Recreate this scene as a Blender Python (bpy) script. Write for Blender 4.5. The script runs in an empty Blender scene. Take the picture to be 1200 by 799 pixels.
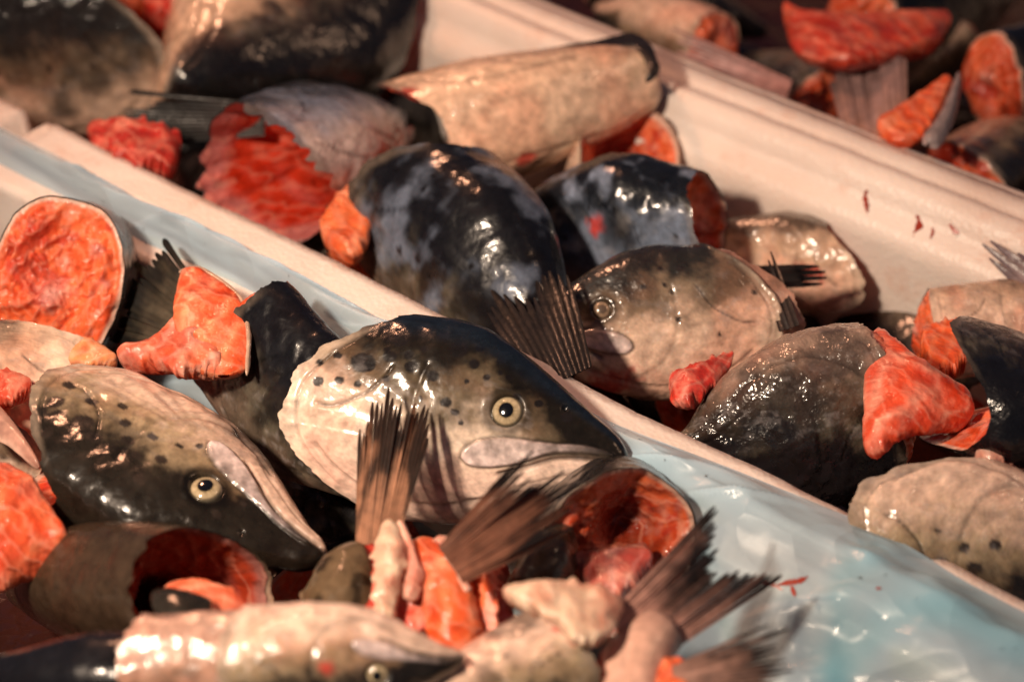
import bpy, math, random
import numpy as np
from mathutils import Vector, Matrix

# ------------------------------------------------------------------ camera, world, lamps, exposure
scene = bpy.context.scene
COL = scene.collection
LENS, SENSOR, DIST, PITCH = 85.0, 36.0, 1.45, math.radians(38.4)
cam_d = bpy.data.cameras.new("camera"); cam = bpy.data.objects.new("camera", cam_d); COL.objects.link(cam)
cam_d.lens = LENS; cam_d.sensor_width = SENSOR; cam_d.clip_end = 60; cam_d.clip_start = 0.05
CAM = np.array([0, -DIST * math.cos(PITCH), DIST * math.sin(PITCH)])
cam.location = CAM; cam.rotation_euler = (math.pi / 2 - PITCH, 0, 0)
scene.camera = cam
cam_d.dof.use_dof = True; cam_d.dof.focus_distance = 1.405; cam_d.dof.aperture_fstop = 3.7
RGT = np.array([1.0, 0, 0]); UPV = np.array([0, math.sin(PITCH), math.cos(PITCH)]); FWD = np.array([0, math.cos(PITCH), -math.sin(PITCH)])
FPX = LENS / SENSOR * 1200

world = bpy.data.worlds.new("World"); scene.world = world; world.use_nodes = True
bg = world.node_tree.nodes["Background"]; bg.inputs[0].default_value = (0.42, 0.50, 0.85, 1); bg.inputs[1].default_value = 0.075

def area(name, loc, target, power, size, color, sy=None):
    d = bpy.data.lights.new(name, 'AREA'); d.energy = power; d.color = color; d.size = size
    if sy: d.shape = 'RECTANGLE'; d.size_y = sy
    o = bpy.data.objects.new(name, d); COL.objects.link(o); o.location = loc
    o.rotation_euler = (Vector(target) - Vector(loc)).to_track_quat('-Z', 'Y').to_euler()
    return o
def spot(name, loc, target, power, radius, color, cone):
    d = bpy.data.lights.new(name, 'SPOT'); d.energy = power; d.color = color; d.shadow_soft_size = radius; d.spot_size = math.radians(cone); d.spot_blend = 1.0
    o = bpy.data.objects.new(name, d); COL.objects.link(o); o.location = loc
    o.rotation_euler = (Vector(target) - Vector(loc)).to_track_quat('-Z', 'Y').to_euler()
    return o
spot("stall_lamp", (-0.62, -0.62, 0.95), (-0.10, -0.08, 0), 100, 0.06, (1.0, 0.77, 0.58), 54)
area("stall_lamp_back", (-0.55, 0.75, 1.1), (-0.05, 0.22, 0), 8.5, 0.14, (1.0, 0.46, 0.26))
area("stall_lamp_side", (1.1, 0.0, 1.1), (0.1, 0, 0), 2.0, 0.25, (1.0, 0.60, 0.38))
scene.view_settings.view_transform = 'Standard'; scene.view_settings.look = 'None'
scene.view_settings.exposure = 0.0; scene.view_settings.gamma = 1.0
scene.cycles.max_bounces = 8; scene.cycles.transparent_max_bounces = 8

# ------------------------------------------------------------------ helpers
def ray(px, py):
    d = FWD + RGT * ((px - 600) / FPX) + UPV * ((399.5 - py) / FPX)
    return d / np.linalg.norm(d)
def P(px, py, z=0.0):
    d = ray(px, py); t = (z - CAM[2]) / d[2]
    return CAM + d * t
def sst(a, b, x):
    t = np.clip((x - a) / (b - a), 0, 1); return t * t * (3 - 2 * t)
def lerp(a, b, t):
    t = np.asarray(t)[..., None]; return np.asarray(a) * (1 - t) + np.asarray(b) * t
def vnoise(p, seed=0):
    p = np.asarray(p, dtype=np.float64); i = np.floor(p).astype(np.int64); f = p - i; f = f * f * (3 - 2 * f)
    def h(ix, iy, iz):
        n = (ix * 374761393 + iy * 668265263 + iz * 2147483647 + seed * 974634777) & 0xffffffff
        n = ((n ^ (n >> 13)) * 1274126177) & 0xffffffff
        n = (n ^ (n >> 16)) & 0xffff
        return n / 65535.0
    x, y, z = i[..., 0], i[..., 1], i[..., 2]; u, v, w = f[..., 0], f[..., 1], f[..., 2]
    c = lambda a, b, cc: h(x + a, y + b, z + cc)
    a0 = (c(0,0,0) * (1-u) + c(1,0,0) * u) * (1-v) + (c(0,1,0) * (1-u) + c(1,1,0) * u) * v
    a1 = (c(0,0,1) * (1-u) + c(1,0,1) * u) * (1-v) + (c(0,1,1) * (1-u) + c(1,1,1) * u) * v
    return a0 * (1-w) + a1 * w
def fbm(p, scale, seed=0, octv=4):
    s = 0; a = 1; t = 0
    for k in range(octv):
        s = s + a * vnoise(np.asarray(p) * scale * (2 ** k) + 17.3 * k, seed + k); t += a; a *= 0.5
    return s / t
def polydist(x, z, pts):
    d = np.full(np.shape(x), 1e9)
    for (x0, z0), (x1, z1) in zip(pts[:-1], pts[1:]):
        dx, dz = x1 - x0, z1 - z0; L2 = dx*dx + dz*dz + 1e-12
        t = np.clip(((x - x0) * dx + (z - z0) * dz) / L2, 0, 1)
        d = np.minimum(d, np.hypot(x - x0 - t*dx, z - z0 - t*dz))
    return d
def inpoly(x, z, pts):
    r = np.zeros(np.shape(x), bool); n = len(pts)
    for i in range(n):
        x0, z0 = pts[i]; x1, z1 = pts[(i+1) % n]
        c = ((z0 > z) != (z1 > z)) & (x < (x1 - x0) * (z - z0) / (z1 - z0 + 1e-12) + x0)
        r ^= c
    return r
def smooth_table(xs, ys, sig=0.03):
    g = np.linspace(-0.6, 1.3, 381); y = np.interp(g, xs, ys)
    k = np.exp(-0.5 * (np.arange(-30, 31) * 0.005 / sig) ** 2); k /= k.sum()
    y = np.convolve(np.pad(y, 30, mode='edge'), k, mode='valid')
    return lambda x: np.interp(x, g, y)
def catmull(pts, n=8):
    pts = [np.array(p, float) for p in pts]; pts = [2*pts[0]-pts[1]] + pts + [2*pts[-1]-pts[-2]]
    out = []
    for i in range(1, len(pts)-2):
        for t in np.linspace(0, 1, n, endpoint=False):
            p0, p1, p2, p3 = pts[i-1:i+3]
            out.append(0.5*((2*p1)+(-p0+p2)*t+(2*p0-5*p1+4*p2-p3)*t*t+(-p0+3*p1-3*p2+p3)*t**3))
    out.append(pts[-2]); return [tuple(p) for p in out]

def mesh(name, V, F, col=None, mat=None, smooth=True, uv=None):
    m = bpy.data.meshes.new(name); V = np.asarray(V, dtype=np.float32)
    F = np.asarray(F, dtype=np.int32); k = F.shape[1]
    m.vertices.add(len(V)); m.vertices.foreach_set("co", V.ravel())
    m.loops.add(F.size); m.loops.foreach_set("vertex_index", F.ravel())
    m.polygons.add(len(F)); m.polygons.foreach_set("loop_start", np.arange(0, F.size, k, dtype=np.int32))
    if smooth: m.polygons.foreach_set("use_smooth", np.ones(len(F), bool))
    if col is not None:
        a = m.color_attributes.new("Col", 'FLOAT_COLOR', 'POINT')
        c = np.ones((len(V), 4), np.float32); c[:, :col.shape[1]] = col; a.data.foreach_set("color", c.ravel())
    if uv is not None:
        a = m.attributes.new("Fuv", 'FLOAT_VECTOR', 'POINT')
        c = np.zeros((len(V), 3), np.float32); c[:, :2] = uv; a.data.foreach_set("vector", c.ravel())
    if mat: m.materials.append(mat)
    m.update(calc_edges=True); m.validate()
    return m
def grid_faces(nu, nv, wrap=False, off=0):
    i, j = np.meshgrid(np.arange(nu - 1), np.arange(nv if wrap else nv - 1), indexing='ij'); j2 = (j + 1) % nv
    return np.stack([i*nv+j, i*nv+j2, (i+1)*nv+j2, (i+1)*nv+j], -1).reshape(-1, 4) + off
def obj(name, me, parent=None, M=None):
    o = bpy.data.objects.new(name, me); COL.objects.link(o)
    if parent is not None: o.parent = parent
    if M is not None: o.matrix_local = M
    return o
def tag(o, label, cat, group=None, kind=None):
    if label: o["label"] = label
    if cat: o["category"] = cat
    if group: o["group"] = group
    if kind: o["kind"] = kind
    return o
def empty(name, M):
    o = bpy.data.objects.new(name, None); COL.objects.link(o); o.empty_display_size = 0.02; o.matrix_world = M; return o
def pose(rear, snout, zr, zs=None, roll=0, L=None):
    """frame with +X from the rear pixel's point to the snout's; local direction at angle `roll` (0=+Y, 90=+Z) looks to the viewer"""
    a = P(*rear, zr)
    if zs is None:
        best = None
        for z in np.linspace(zr, zr - 0.35, 700):
            b = P(*snout, z); e = abs(np.linalg.norm(b - a) - L)
            if best is None or e < best[0]: best = (e, b)
        b = best[1]
    else: b = P(*snout, zs)
    X = b - a; Ln = np.linalg.norm(X); X = X / Ln
    V = CAM - (a + b) / 2; N = V - X * (V @ X); N /= np.linalg.norm(N); S = np.cross(X, N)
    r = math.radians(roll)      # N = cos r * Y + sin r * Z ; S = X x N = cos r * Z - sin r * Y
    Y = N * math.cos(r) - S * math.sin(r); Z = N * math.sin(r) + S * math.cos(r)
    M = Matrix.Identity(4)
    for i in range(3):
        M[i][0], M[i][1], M[i][2], M[i][3] = X[i], Y[i], Z[i], a[i]
    return M, Ln

# ------------------------------------------------------------------ materials
def newmat(name):
    m = bpy.data.materials.new(name); m.use_nodes = True; nt = m.node_tree
    return m, nt, nt.nodes, nt.links, nt.nodes["Principled BSDF"]
def bumpchain(nt, coord, specs, base=None):
    prev = base
    for kind, scale, dist, extra in specs:
        if kind == 'noise':
            t = nt.nodes.new("ShaderNodeTexNoise"); t.inputs["Scale"].default_value = scale; t.inputs["Detail"].default_value = extra; out = t.outputs["Fac"]
        else:
            t = nt.nodes.new("ShaderNodeTexVoronoi"); t.inputs["Scale"].default_value = scale; out = t.outputs["Distance"]
        nt.links.new(coord, t.inputs["Vector"])
        b = nt.nodes.new("ShaderNodeBump"); b.inputs["Distance"].default_value = dist; b.inputs["Strength"].default_value = 1.0
        nt.links.new(out, b.inputs["Height"])
        if prev is not None: nt.links.new(prev, b.inputs["Normal"])
        prev = b.outputs["Normal"]
    return prev
def attr_mat(name, rough=0.3, coat=0.5, coat_rough=0.1, sss=0.15, bumps=(), colvar=0.25, varscale=140, rvar=0.10, spec=0.20, sssr=(0.006, 0.002, 0.001)):
    m, nt, N, Lk, b = newmat(name)
    at = N.new("ShaderNodeVertexColor"); at.layer_name = "Col"
    tc = N.new("ShaderNodeTexCoord"); co = tc.outputs["Object"]
    n = N.new("ShaderNodeTexNoise"); n.inputs["Scale"].default_value = varscale; n.inputs["Detail"].default_value = 6; Lk.new(co, n.inputs["Vector"])
    mr = N.new("ShaderNodeMapRange"); mr.inputs["From Min"].default_value = 0.3; mr.inputs["From Max"].default_value = 0.7
    mr.inputs["To Min"].default_value = 1 - colvar; mr.inputs["To Max"].default_value = 1 + colvar * 0.7; Lk.new(n.outputs["Fac"], mr.inputs["Value"])
    mx = N.new("ShaderNodeVectorMath"); mx.operation = 'SCALE'; Lk.new(at.outputs["Color"], mx.inputs[0]); Lk.new(mr.outputs[0], mx.inputs["Scale"])
    Lk.new(mx.outputs[0], b.inputs["Base Color"])
    n2 = N.new("ShaderNodeTexNoise"); n2.inputs["Scale"].default_value = 45; n2.inputs["Detail"].default_value = 5; Lk.new(co, n2.inputs["Vector"])
    mr2 = N.new("ShaderNodeMapRange"); mr2.inputs["From Min"].default_value = 0.3; mr2.inputs["From Max"].default_value = 0.7
    mr2.inputs["To Min"].default_value = rough - rvar; mr2.inputs["To Max"].default_value = rough + rvar; Lk.new(n2.outputs["Fac"], mr2.inputs["Value"])
    Lk.new(mr2.outputs[0], b.inputs["Roughness"])
    b.inputs["Coat Weight"].default_value = coat; b.inputs["Coat Roughness"].default_value = coat_rough
    b.inputs["Specular IOR Level"].default_value = spec
    b.inputs["Subsurface Weight"].default_value = sss; b.inputs["Subsurface Radius"].default_value = sssr; b.inputs["Subsurface Scale"].default_value = 1.0
    nb = bumpchain(nt, co, bumps)
    if nb: Lk.new(nb, b.inputs["Normal"]); Lk.new(nb, b.inputs["Coat Normal"])
    return m
M_SKIN = attr_mat("fish_skin", 0.28, 0.40, 0.05, 0.05, [('noise', 30, 0.0012, 3), ('noise', 240, 0.00028, 5)], colvar=0.26, varscale=170)
M_WET = attr_mat("fish_skin_wet", 0.26, 0.7, 0.07, 0.10, [('noise', 34, 0.0026, 4), ('noise', 150, 0.0006, 4), ('voronoi', 420, 0.00015, 0)], colvar=0.3, varscale=120, spec=0.35)
M_ROUGH = attr_mat("fish_skin_scaly", 0.27, 0.55, 0.08, 0.05, [('noise', 42, 0.0030, 5), ('voronoi', 520, 0.00022, 0), ('noise', 200, 0.0005, 3)])
M_FLESH = attr_mat("raw_flesh", 0.30, 0.45, 0.08, 0.22, [('noise', 70, 0.0022, 5), ('noise', 330, 0.0006, 4)], colvar=0.22, varscale=130)
def flesh_bands(m):
    nt = m.node_tree; N, Lk = nt.nodes, nt.links; b = N["Principled BSDF"]
    tc = N.new("ShaderNodeTexCoord"); src = b.inputs["Base Color"].links[0].from_socket
    w = N.new("ShaderNodeTexWave"); w.wave_type = 'BANDS'; w.bands_direction = 'DIAGONAL'; w.inputs["Scale"].default_value = 31; w.inputs["Distortion"].default_value = 9; w.inputs["Detail"].default_value = 3; w.inputs["Detail Scale"].default_value = 1.2
    Lk.new(tc.outputs["Object"], w.inputs["Vector"])
    mr = N.new("ShaderNodeMapRange"); mr.inputs["From Min"].default_value = .80; mr.inputs["From Max"].default_value = 1.0; mr.inputs["To Max"].default_value = .2; Lk.new(w.outputs["Fac"], mr.inputs["Value"])
    mx = N.new("ShaderNodeMixRGB"); Lk.new(mr.outputs[0], mx.inputs[0]); Lk.new(src, mx.inputs[1]); mx.inputs[2].default_value = (.80, .42, .30, 1)
    Lk.new(mx.outputs[0], b.inputs["Base Color"])
    bp = N.new("ShaderNodeBump"); bp.inputs["Distance"].default_value = .0008; Lk.new(w.outputs["Fac"], bp.inputs["Height"]); Lk.new(b.inputs["Normal"].links[0].from_socket, bp.inputs["Normal"]); Lk.new(bp.outputs[0], b.inputs["Normal"])
flesh_bands(M_FLESH)
M_FIN = attr_mat("fin_skin", 0.42, 0.10, 0.15, 0.04, [('noise', 150, 0.0005, 4)], colvar=0.3)
M_IRIS = attr_mat("eye_iris", 0.25, 1.0, 0.03, 0.0, [], colvar=0.15, varscale=700)
def solid(name, c, rough=0.3, coat=0.0, **k):
    m, nt, N, Lk, b = newmat(name); b.inputs["Base Color"].default_value = (*c, 1); b.inputs["Roughness"].default_value = rough
    b.inputs["Coat Weight"].default_value = coat; b.inputs["Coat Roughness"].default_value = 0.03
    return m
M_PUPIL = solid("eye_pupil", (0.004, 0.004, 0.005), 0.12, 1.0)
M_CLOUD = solid("clouded_pupil", (.10, .07, .05), 0.25, 0.6)
M_BLOOD = solid("dried_blood", (0.33, 0.035, 0.015), 0.35, 0.3)
def foam_mat():
    m, nt, N, Lk, b = newmat("foam_white")
    tc = N.new("ShaderNodeTexCoord"); co = tc.outputs["Object"]
    n = N.new("ShaderNodeTexNoise"); n.inputs["Scale"].default_value = 9; n.inputs["Detail"].default_value = 5; Lk.new(co, n.inputs["Vector"])
    r = N.new("ShaderNodeValToRGB"); Lk.new(n.outputs["Fac"], r.inputs[0])
    r.color_ramp.elements[0].position = 0.3; r.color_ramp.elements[0].color = (0.66, 0.53, 0.46, 1)
    r.color_ramp.elements[1].position = 0.65; r.color_ramp.elements[1].color = (0.78, 0.69, 0.63, 1)
    n3 = N.new("ShaderNodeTexNoise"); n3.inputs["Scale"].default_value = 22; n3.inputs["Detail"].default_value = 9; n3.inputs["Roughness"].default_value = .65; Lk.new(co, n3.inputs["Vector"])
    m3 = N.new("ShaderNodeMapRange"); m3.inputs["From Min"].default_value = .56; m3.inputs["From Max"].default_value = .72; m3.inputs["To Max"].default_value = .55; Lk.new(n3.outputs["Fac"], m3.inputs["Value"])
    mc = N.new("ShaderNodeMixRGB"); Lk.new(m3.outputs[0], mc.inputs[0]); Lk.new(r.outputs[0], mc.inputs[1]); mc.inputs[2].default_value = (.62, .34, .24, 1)
    Lk.new(mc.outputs[0], b.inputs["Base Color"]); b.inputs["Roughness"].default_value = 0.42
    b.inputs["Subsurface Weight"].default_value = 0.2; b.inputs["Subsurface Radius"].default_value = (0.01, 0.007, 0.005); b.inputs["Subsurface Scale"].default_value = 1
    nb = bumpchain(nt, co, [('noise', 12, 0.004, 2), ('voronoi', 300, 0.0003, 0)]); Lk.new(nb, b.inputs["Normal"])
    return m
M_FOAM = foam_mat()
def dark_fill_mat():
    m, nt, N, Lk, b = newmat("dark_fill")
    tc = N.new("ShaderNodeTexCoord"); co = tc.outputs["Object"]
    n = N.new("ShaderNodeTexNoise"); n.inputs["Scale"].default_value = 14; Lk.new(co, n.inputs["Vector"])
    r = N.new("ShaderNodeValToRGB"); Lk.new(n.outputs["Fac"], r.inputs[0])
    r.color_ramp.elements[0].color = (0.012, 0.006, 0.006, 1); r.color_ramp.elements[1].color = (0.06, 0.015, 0.01, 1)
    Lk.new(r.outputs[0], b.inputs["Base Color"]); b.inputs["Roughness"].default_value = 0.15
    nb = bumpchain(nt, co, [('noise', 30, 0.006, 3)]); Lk.new(nb, b.inputs["Normal"])
    return m
M_DARK_FILL = dark_fill_mat()

# ------------------------------------------------------------------ fish head
ZT = smooth_table([-.3, 0, .3, .42, .52, .62, .74, .88, .95, 1.0], [.285, .295, .310, .320, .306, .262, .196, .116, .076, .052], .018)
ZB = smooth_table([-.3, .1, .38, .52, .62, .72, .82, .92, 1.0], [.25, .262, .268, .255, .225, .175, .12, .062, .04], .022)
WD = smooth_table([-.3, 0, .3, .5, .66, .8, .92, 1.0], [.155, .175, .18, .165, .13, .095, .06, .042], .03)
EYE = (.648, .088); EYE_R = .0485
MAX = catmull([(.545,-.062),(.553,-.035),(.59,-.004),(.655,.016),(.73,.021),(.80,.026),(.87,.034),(.95,.030),(.965,.012),(.90,.010),(.83,.002),(.78,-.014),(.73,-.040),(.69,-.058),(.63,-.076),(.575,-.080),(.545,-.062)], 6)
GAPE = catmull([(.66,-.088),(.74,-.050),(.80,-.020),(.87,-.004),(.94,.0),(1.0,-.012)], 6)
CREASE = catmull([(.10,.012),(.15,.012),(.20,.036),(.257,.077),(.305,.15)], 6)
PREOP = catmull([(.40,.17),(.385,.08),(.39,-.02),(.44,-.12),(.53,-.17),(.60,-.175)], 6)
BRAN = catmull([(.12,-.10),(.22,-.175),(.35,-.215),(.5,-.205),(.62,-.165),(.72,-.125)], 6)
JAW = catmull([(.66,-.14),(.75,-.095),(.85,-.055),(.95,-.03)], 6)
PAL = {
 # back, mid, pale, belly, spots
 'hero':  ((.010,.008,.006), (.115,.088,.056), (.74,.60,.48), (.78,.58,.48), (.010,.008,.008)),
 'warm':  ((.022,.020,.018), (.17,.12,.08), (.62,.44,.33), (.70,.48,.37), (.02,.015,.014)),
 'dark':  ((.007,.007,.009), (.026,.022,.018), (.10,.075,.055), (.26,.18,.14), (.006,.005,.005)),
 'blue':  ((.007,.009,.013), (.05,.06,.08), (.26,.27,.33), (.55,.45,.42), (.008,.008,.01)),
 'brown': ((.040,.026,.016), (.095,.058,.034), (.30,.19,.12), (.5,.33,.25), (.01,.008,.006)),
 'pale':  ((.10,.07,.05), (.55,.37,.26), (.74,.52,.39), (.74,.50,.38), (.05,.03,.02)),
 'twotone': ((.008,.007,.007), (.05,.035,.028), (.62,.42,.29), (.70,.48,.34), (.02,.015,.012)),
 'gold':  ((.014,.011,.008), (.26,.19,.115), (.66,.47,.36), (.70,.50,.40), (.025,.018,.014)),
}
def snout_round(x): return np.sqrt(np.clip(1 - (np.clip(x - .945, 0, 1) / .055) ** 2, 0, 1))
def surf_y(x, z, hs, ws):
    """half width of the head at side-view position x, z (units of head length)"""
    h = (ZT(x) if z >= 0 else ZB(x)) * hs; s = min(abs(z) / h, .999); c = math.sqrt(1 - s*s)
    return WD(x) * ws * c ** .74, c

def make_head(label, rear, snout, zr, zs=None, roll=0, L=None, pal='warm', hs=1.0, ws=1.0, rc=.30, collar=.0, seed=1, thr=0.10,
              spots=None, nspots=45, res=(130, 132), flesh=None, flesh_depth=.12, cavity=.5, eyes=(1, -1), mat=None, eye_r=1.0,
              dirt=0.0, blood=(), bluish=0.0, group=None, eye_col=0, wrinkle=1.0, cut_noise=.02, blunt=0.0, bend=0.0, fdark=0.0, jag=0.012, rimw=0.0, fred=0.0):
    M, Ln = pose(rear, snout, zr, zs, roll, L)
    root = empty("cut_salmon", M); tag(root, label, "fish head", group or "salmon heads heaped in the foam boxes")
    nu, nv = res; rng = np.random.RandomState(seed)
    ph = np.arange(nv) / nv * 2 * math.pi; c, s = np.cos(ph), np.sin(ph)
    jagn = (vnoise(np.stack([c*7, s*7, c*0], -1), seed) - .5) * jag * 2 + (vnoise(np.stack([c*28, s*28, c*0], -1), seed+5) - .5) * jag * .9
    xr = -collar + rc * np.abs(s) ** 2.3 + jagn
    u = np.linspace(0, 1, nu)[:, None]; u = 1 - (1 - u) ** 1.0
    X = xr[None, :] * (1 - u) + 1.0 * u
    R = snout_round(X)
    zt, zb = ZT(X) * hs, ZB(X) * hs; zt = zt * R; zb = zb * R
    w = (WD(X) + blunt * sst(.4, .9, X)) * ws * (.25 + .75 * R) * np.where(R < .02, 0, 1)
    S, C = np.broadcast_to(s, X.shape), np.broadcast_to(c, X.shape)
    Z = np.where(S >= 0, zt * S, zb * S); Y = w * np.sign(C) * np.abs(C) ** .74
    # lower jaw keeps a flatter floor, muzzle droops a little
    p3 = np.stack([X, Y, Z], -1)
    zu = Z / hs                                     # undeformed side-view height
    side = sst(.12, .5, np.abs(C)) 
    n1 = fbm(p3, 5, seed, 3) - .5; n2 = fbm(p3, 18, seed + 7, 3) - .5
    disp = n1 * .030 * wrinkle + n2 * .008 * wrinkle
    # gill cover edge: the collar behind it sits lower
    xop = rc * np.abs(S) ** 2.3 + (vnoise(p3 * 22, seed + 3) - .5) * .010
    behind = sst(.004, -.006, X - xop) * (1 if collar > .015 else 0)
    disp = disp - .020 * behind + .006 * np.exp(-((X - xop - .012) / .010) ** 2) * (1 if collar > .015 else 0)
    band = polydist(X - xop - .045, np.zeros_like(X), [(0, 0), (0, 1e-4)])
    gr = lambda pts, sg: np.exp(-(polydist(X, zu, pts) / sg) ** 2) * side
    crease = gr(CREASE, .0042); preop = gr(PREOP, .010); bran = gr(BRAN, .006); gape = gr(GAPE, .0065); jaw = gr(JAW, .006)
    rimline = np.exp(-((X - xop - .048) / .005) ** 2) * sst(.85, .4, np.abs(S))
    inm = inpoly(X, zu, MAX); dm = polydist(X, zu, MAX); sd = np.where(inm, dm, -dm)
    mx = sst(-.002, .008, sd) * side; mxl = np.exp(-(sd / .0042) ** 2) * side * sst(.90, .80, X)
    de = np.hypot(X - EYE[0], zu - EYE[1]) + (0 if eyes else 9); sock = EYE_R * eye_r
    if not eyes: mx = mx * 0; mxl = mxl * 0; gape = gape * .3
    disp += -.0055*crease - .004*preop - .006*bran - .014*gape - .004*jaw - .004*rimline + .009*mx - .004*mxl
    disp += .003 * np.exp(-((de - sock*1.22) / .012) ** 2) * side - .022 * sst(sock*1.05, sock*.7, de) * side
    cheek = (vnoise(p3 * [3, 0, 3], seed + 11) - .5) * .012; disp += cheek * side
    nost = np.exp(-(np.hypot(X - .80, zu - .125) / .007) ** 2) * side; disp -= .01 * nost
    rays_ = np.sin(np.degrees(np.arctan2(zu + .05, X - .55)) * .55 + 3*n1) * sst(.50, .34, X) * sst(0, .06, X - xop) * side
    disp += .0012 * rays_
    nx = np.zeros_like(X); ny = C / np.maximum(.05, 1); nz = S; nl = np.sqrt(ny**2 + nz**2) + 1e-6
    tipk = sst(1.0, .97, X); disp *= tipk
    Y2 = Y + disp * ny / nl; Z2 = Z + disp * nz / nl
    if bend: Y2 = Y2 + bend * (X - .5) ** 2
    V = np.stack([X, Y2, Z2], -1)
    # ---- pigment of the fish, with groove, jaw and eye-socket shade painted in
    back, mid, pale, belly, spc = [np.array(k) for k in PAL[pal]]
    hrel = np.where(S >= 0, Z / np.maximum(zt, 1e-4), Z / np.maximum(zb, 1e-4))
    line = thr + .35 * sst(.5, .0, X) * .6 - .55 * sst(.62, .95, X)       # pigment comes lower on the snout
    nn = fbm(p3, 9, seed + 20, 4) - .5; nf = fbm(p3, 45, seed + 30, 3) - .5
    t = hrel - line + nn * .75 + nf * .35
    colr = lerp(belly, pale, sst(-.9, -.25, t))
    colr = colr * (1 - sst(-.30, .18, t)[..., None]) + mid * sst(-.30, .18, t)[..., None]
    kb = sst(.18, .60, t)[..., None]; colr = colr * (1 - kb) + back * kb
    pk = sst(.10, .35, fbm(p3, 6, seed + 40, 3) - .38) * .55                # pink, blood-suffused skin
    colr = colr * (1 - pk[..., None] * [.0, .28, .34])
    ir = sst(.52, .72, fbm(p3, 14, seed + 50, 3)) * .35
    colr = colr + (ir * sst(-.5, .2, t) * sst(.7, .1, t))[..., None] * np.array([.16, .14, .10])
    if bluish:
        kb2 = (sst(.45, .65, fbm(p3, 8, seed + 60, 4)) * bluish * sst(-.9, 0, t))[..., None]
        colr = colr * (1 - kb2) + np.array([.17, .21, .29]) * kb2
    lowj = sst(.012, -.012, zu - np.interp(X, [.5,.66,.78,.87,.95,1.0], [-.09,-.085,-.02,.0,.006,-.004])) * sst(.5, .62, X) * side
    if pal in ('hero','gold','warm','pale'): colr = colr * (1 - .85*lowj[..., None]) + belly * .85 * lowj[..., None]
    if dirt:
        kd = (sst(.50, .66, fbm(p3, 4.5, seed + 70, 4)) * dirt)[..., None]; colr = colr * (1 - kd) + back * 1.3 * kd
    colr = colr * (1 - mx[..., None]) + lerp(colr, np.array([.54, .44, .43]) * (1 + .5 * sst(.0, -.06, zu) [..., None] - .25 + nf[..., None] * .9), .85 * sst(.97, .75, X))* mx[..., None]  # upper jaw plate paler towards its lower edge, shading painted into its colour
    if pal in ('dark', 'blue', 'brown'): colr = colr * (1 - .4 * mx[..., None])
    drk = np.clip(.85 * crease * sst(.09, .13, X) + .9 * gape + .85 * mxl + .25 * preop + .45 * bran + .35 * rimline + .35 * jaw + .8 * nost, 0, .93)  # shade painted into the grooves, nostril and jaw outline
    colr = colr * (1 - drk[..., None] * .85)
    ring = np.exp(-((de - sock * 1.18) / .016) ** 2) * side
    colr = colr * (1 - .65 * ring[..., None]); insock = sst(sock, sock*.9, de) * side; colr = colr * (1 - .9 * insock[..., None])  # eye-socket shade painted as a dark ring and dark hollow
    # membrane edge
    edge = sst(.050, .018, X - xop) * (1 - behind) * sst(.95, .6, np.abs(S))
    colr = colr * (1 - .55 * edge[..., None]) + np.array([.66, .52, .40]) * (.55 * edge[..., None]) * {'hero': 1, 'pale': .9, 'warm': .7, 'gold': .45}.get(pal, .2)
    bh = behind[..., None]; colr = colr * (1 - bh * .7) + (np.array([.60, .30, .22]) * (.6 + 1.0 * n2[..., None])) * bh * .7
    # spots
    if spots is None:
        spots = []
        for _ in range(nspots):
            sx = rng.uniform(.08, .8); sz = rng.uniform(-.06, .27); spots.append((sx, sz, rng.uniform(.006, .013), rng.uniform(-1, 1)))
    for sp in spots:
        sx, sz, sr = sp[:3]; k = ((X - sx) / (sr * rng.uniform(.9, 1.3))) ** 2 + ((zu - sz) / (sr * rng.uniform(.75, 1.0))) ** 2 + nf * .7
        sel = sst(1.3, .7, k)
        if len(sp) > 3: sel = sel * ((C * sp[3]) > 0)
        else: sel = sel * side
        colr = colr * (1 - .97 * sel[..., None]) + spc * (.97 * sel[..., None])
    for (bx, bz, br, bs) in blood:
        k = np.hypot((X - bx), (zu - bz) * 1.2) / br + nn * 1.6 + nf; sel = sst(1.1, .3, k) * (C * bs > 0)
        colr = colr * (1 - .85 * sel[..., None]) + np.array([.55, .045, .03]) * (.85 * sel[..., None])
    bk = (sst(.72, .92, hrel) * kb[..., 0] * .55)[..., None] if pal == 'hero' else 0
    colr = colr * (1 - bk) + np.array([.006, .016, .032]) * bk
    nh = fbm(p3 * [1, 1, 1.6], 130, seed + 33, 3) - .5; sil = sst(.55, .75, fbm(p3 * [1, 1, 2.2], 24, seed + 44, 4)) * sst(-1.2, -.2, t) * .35
    colr = colr * (1 - .5 * sil[..., None]) + np.array([.50, .46, .46]) * (.5 * sil * sst(.5, 0, t))[..., None]
    colr = np.clip(colr * (1 + nf[..., None] * .6 + nh[..., None] * .5), .003, .9)
    me = mesh("skin", V.reshape(-1, 3) * Ln, grid_faces(nu, nv, True), colr.reshape(-1, 3), mat or M_SKIN)
    obj("skin", me, root)
    # ---- cut end: raw flesh filling the opening
    nr = 44 if flesh else 24
    B = V[0].copy(); cen = B.mean(0); r = np.linspace(1, 0, nr)[:, None, None] ** 0.8
    B2 = B * [1, .985, .985] + [.004, 0, 0]
    F = cen + (B2 - cen) * r
    rr = r[..., 0] * np.ones((1, nv)); SS = s[None, :] * rr; CC = c[None, :] * rr
    fn = fbm(F, 7, seed + 80, 4) - .5; fm = fbm(F, 22, seed + 81, 3) - .5
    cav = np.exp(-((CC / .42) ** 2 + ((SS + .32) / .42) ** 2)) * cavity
    spine = np.exp(-((CC / .16) ** 2 + ((SS - .16) / .14) ** 2))
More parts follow.
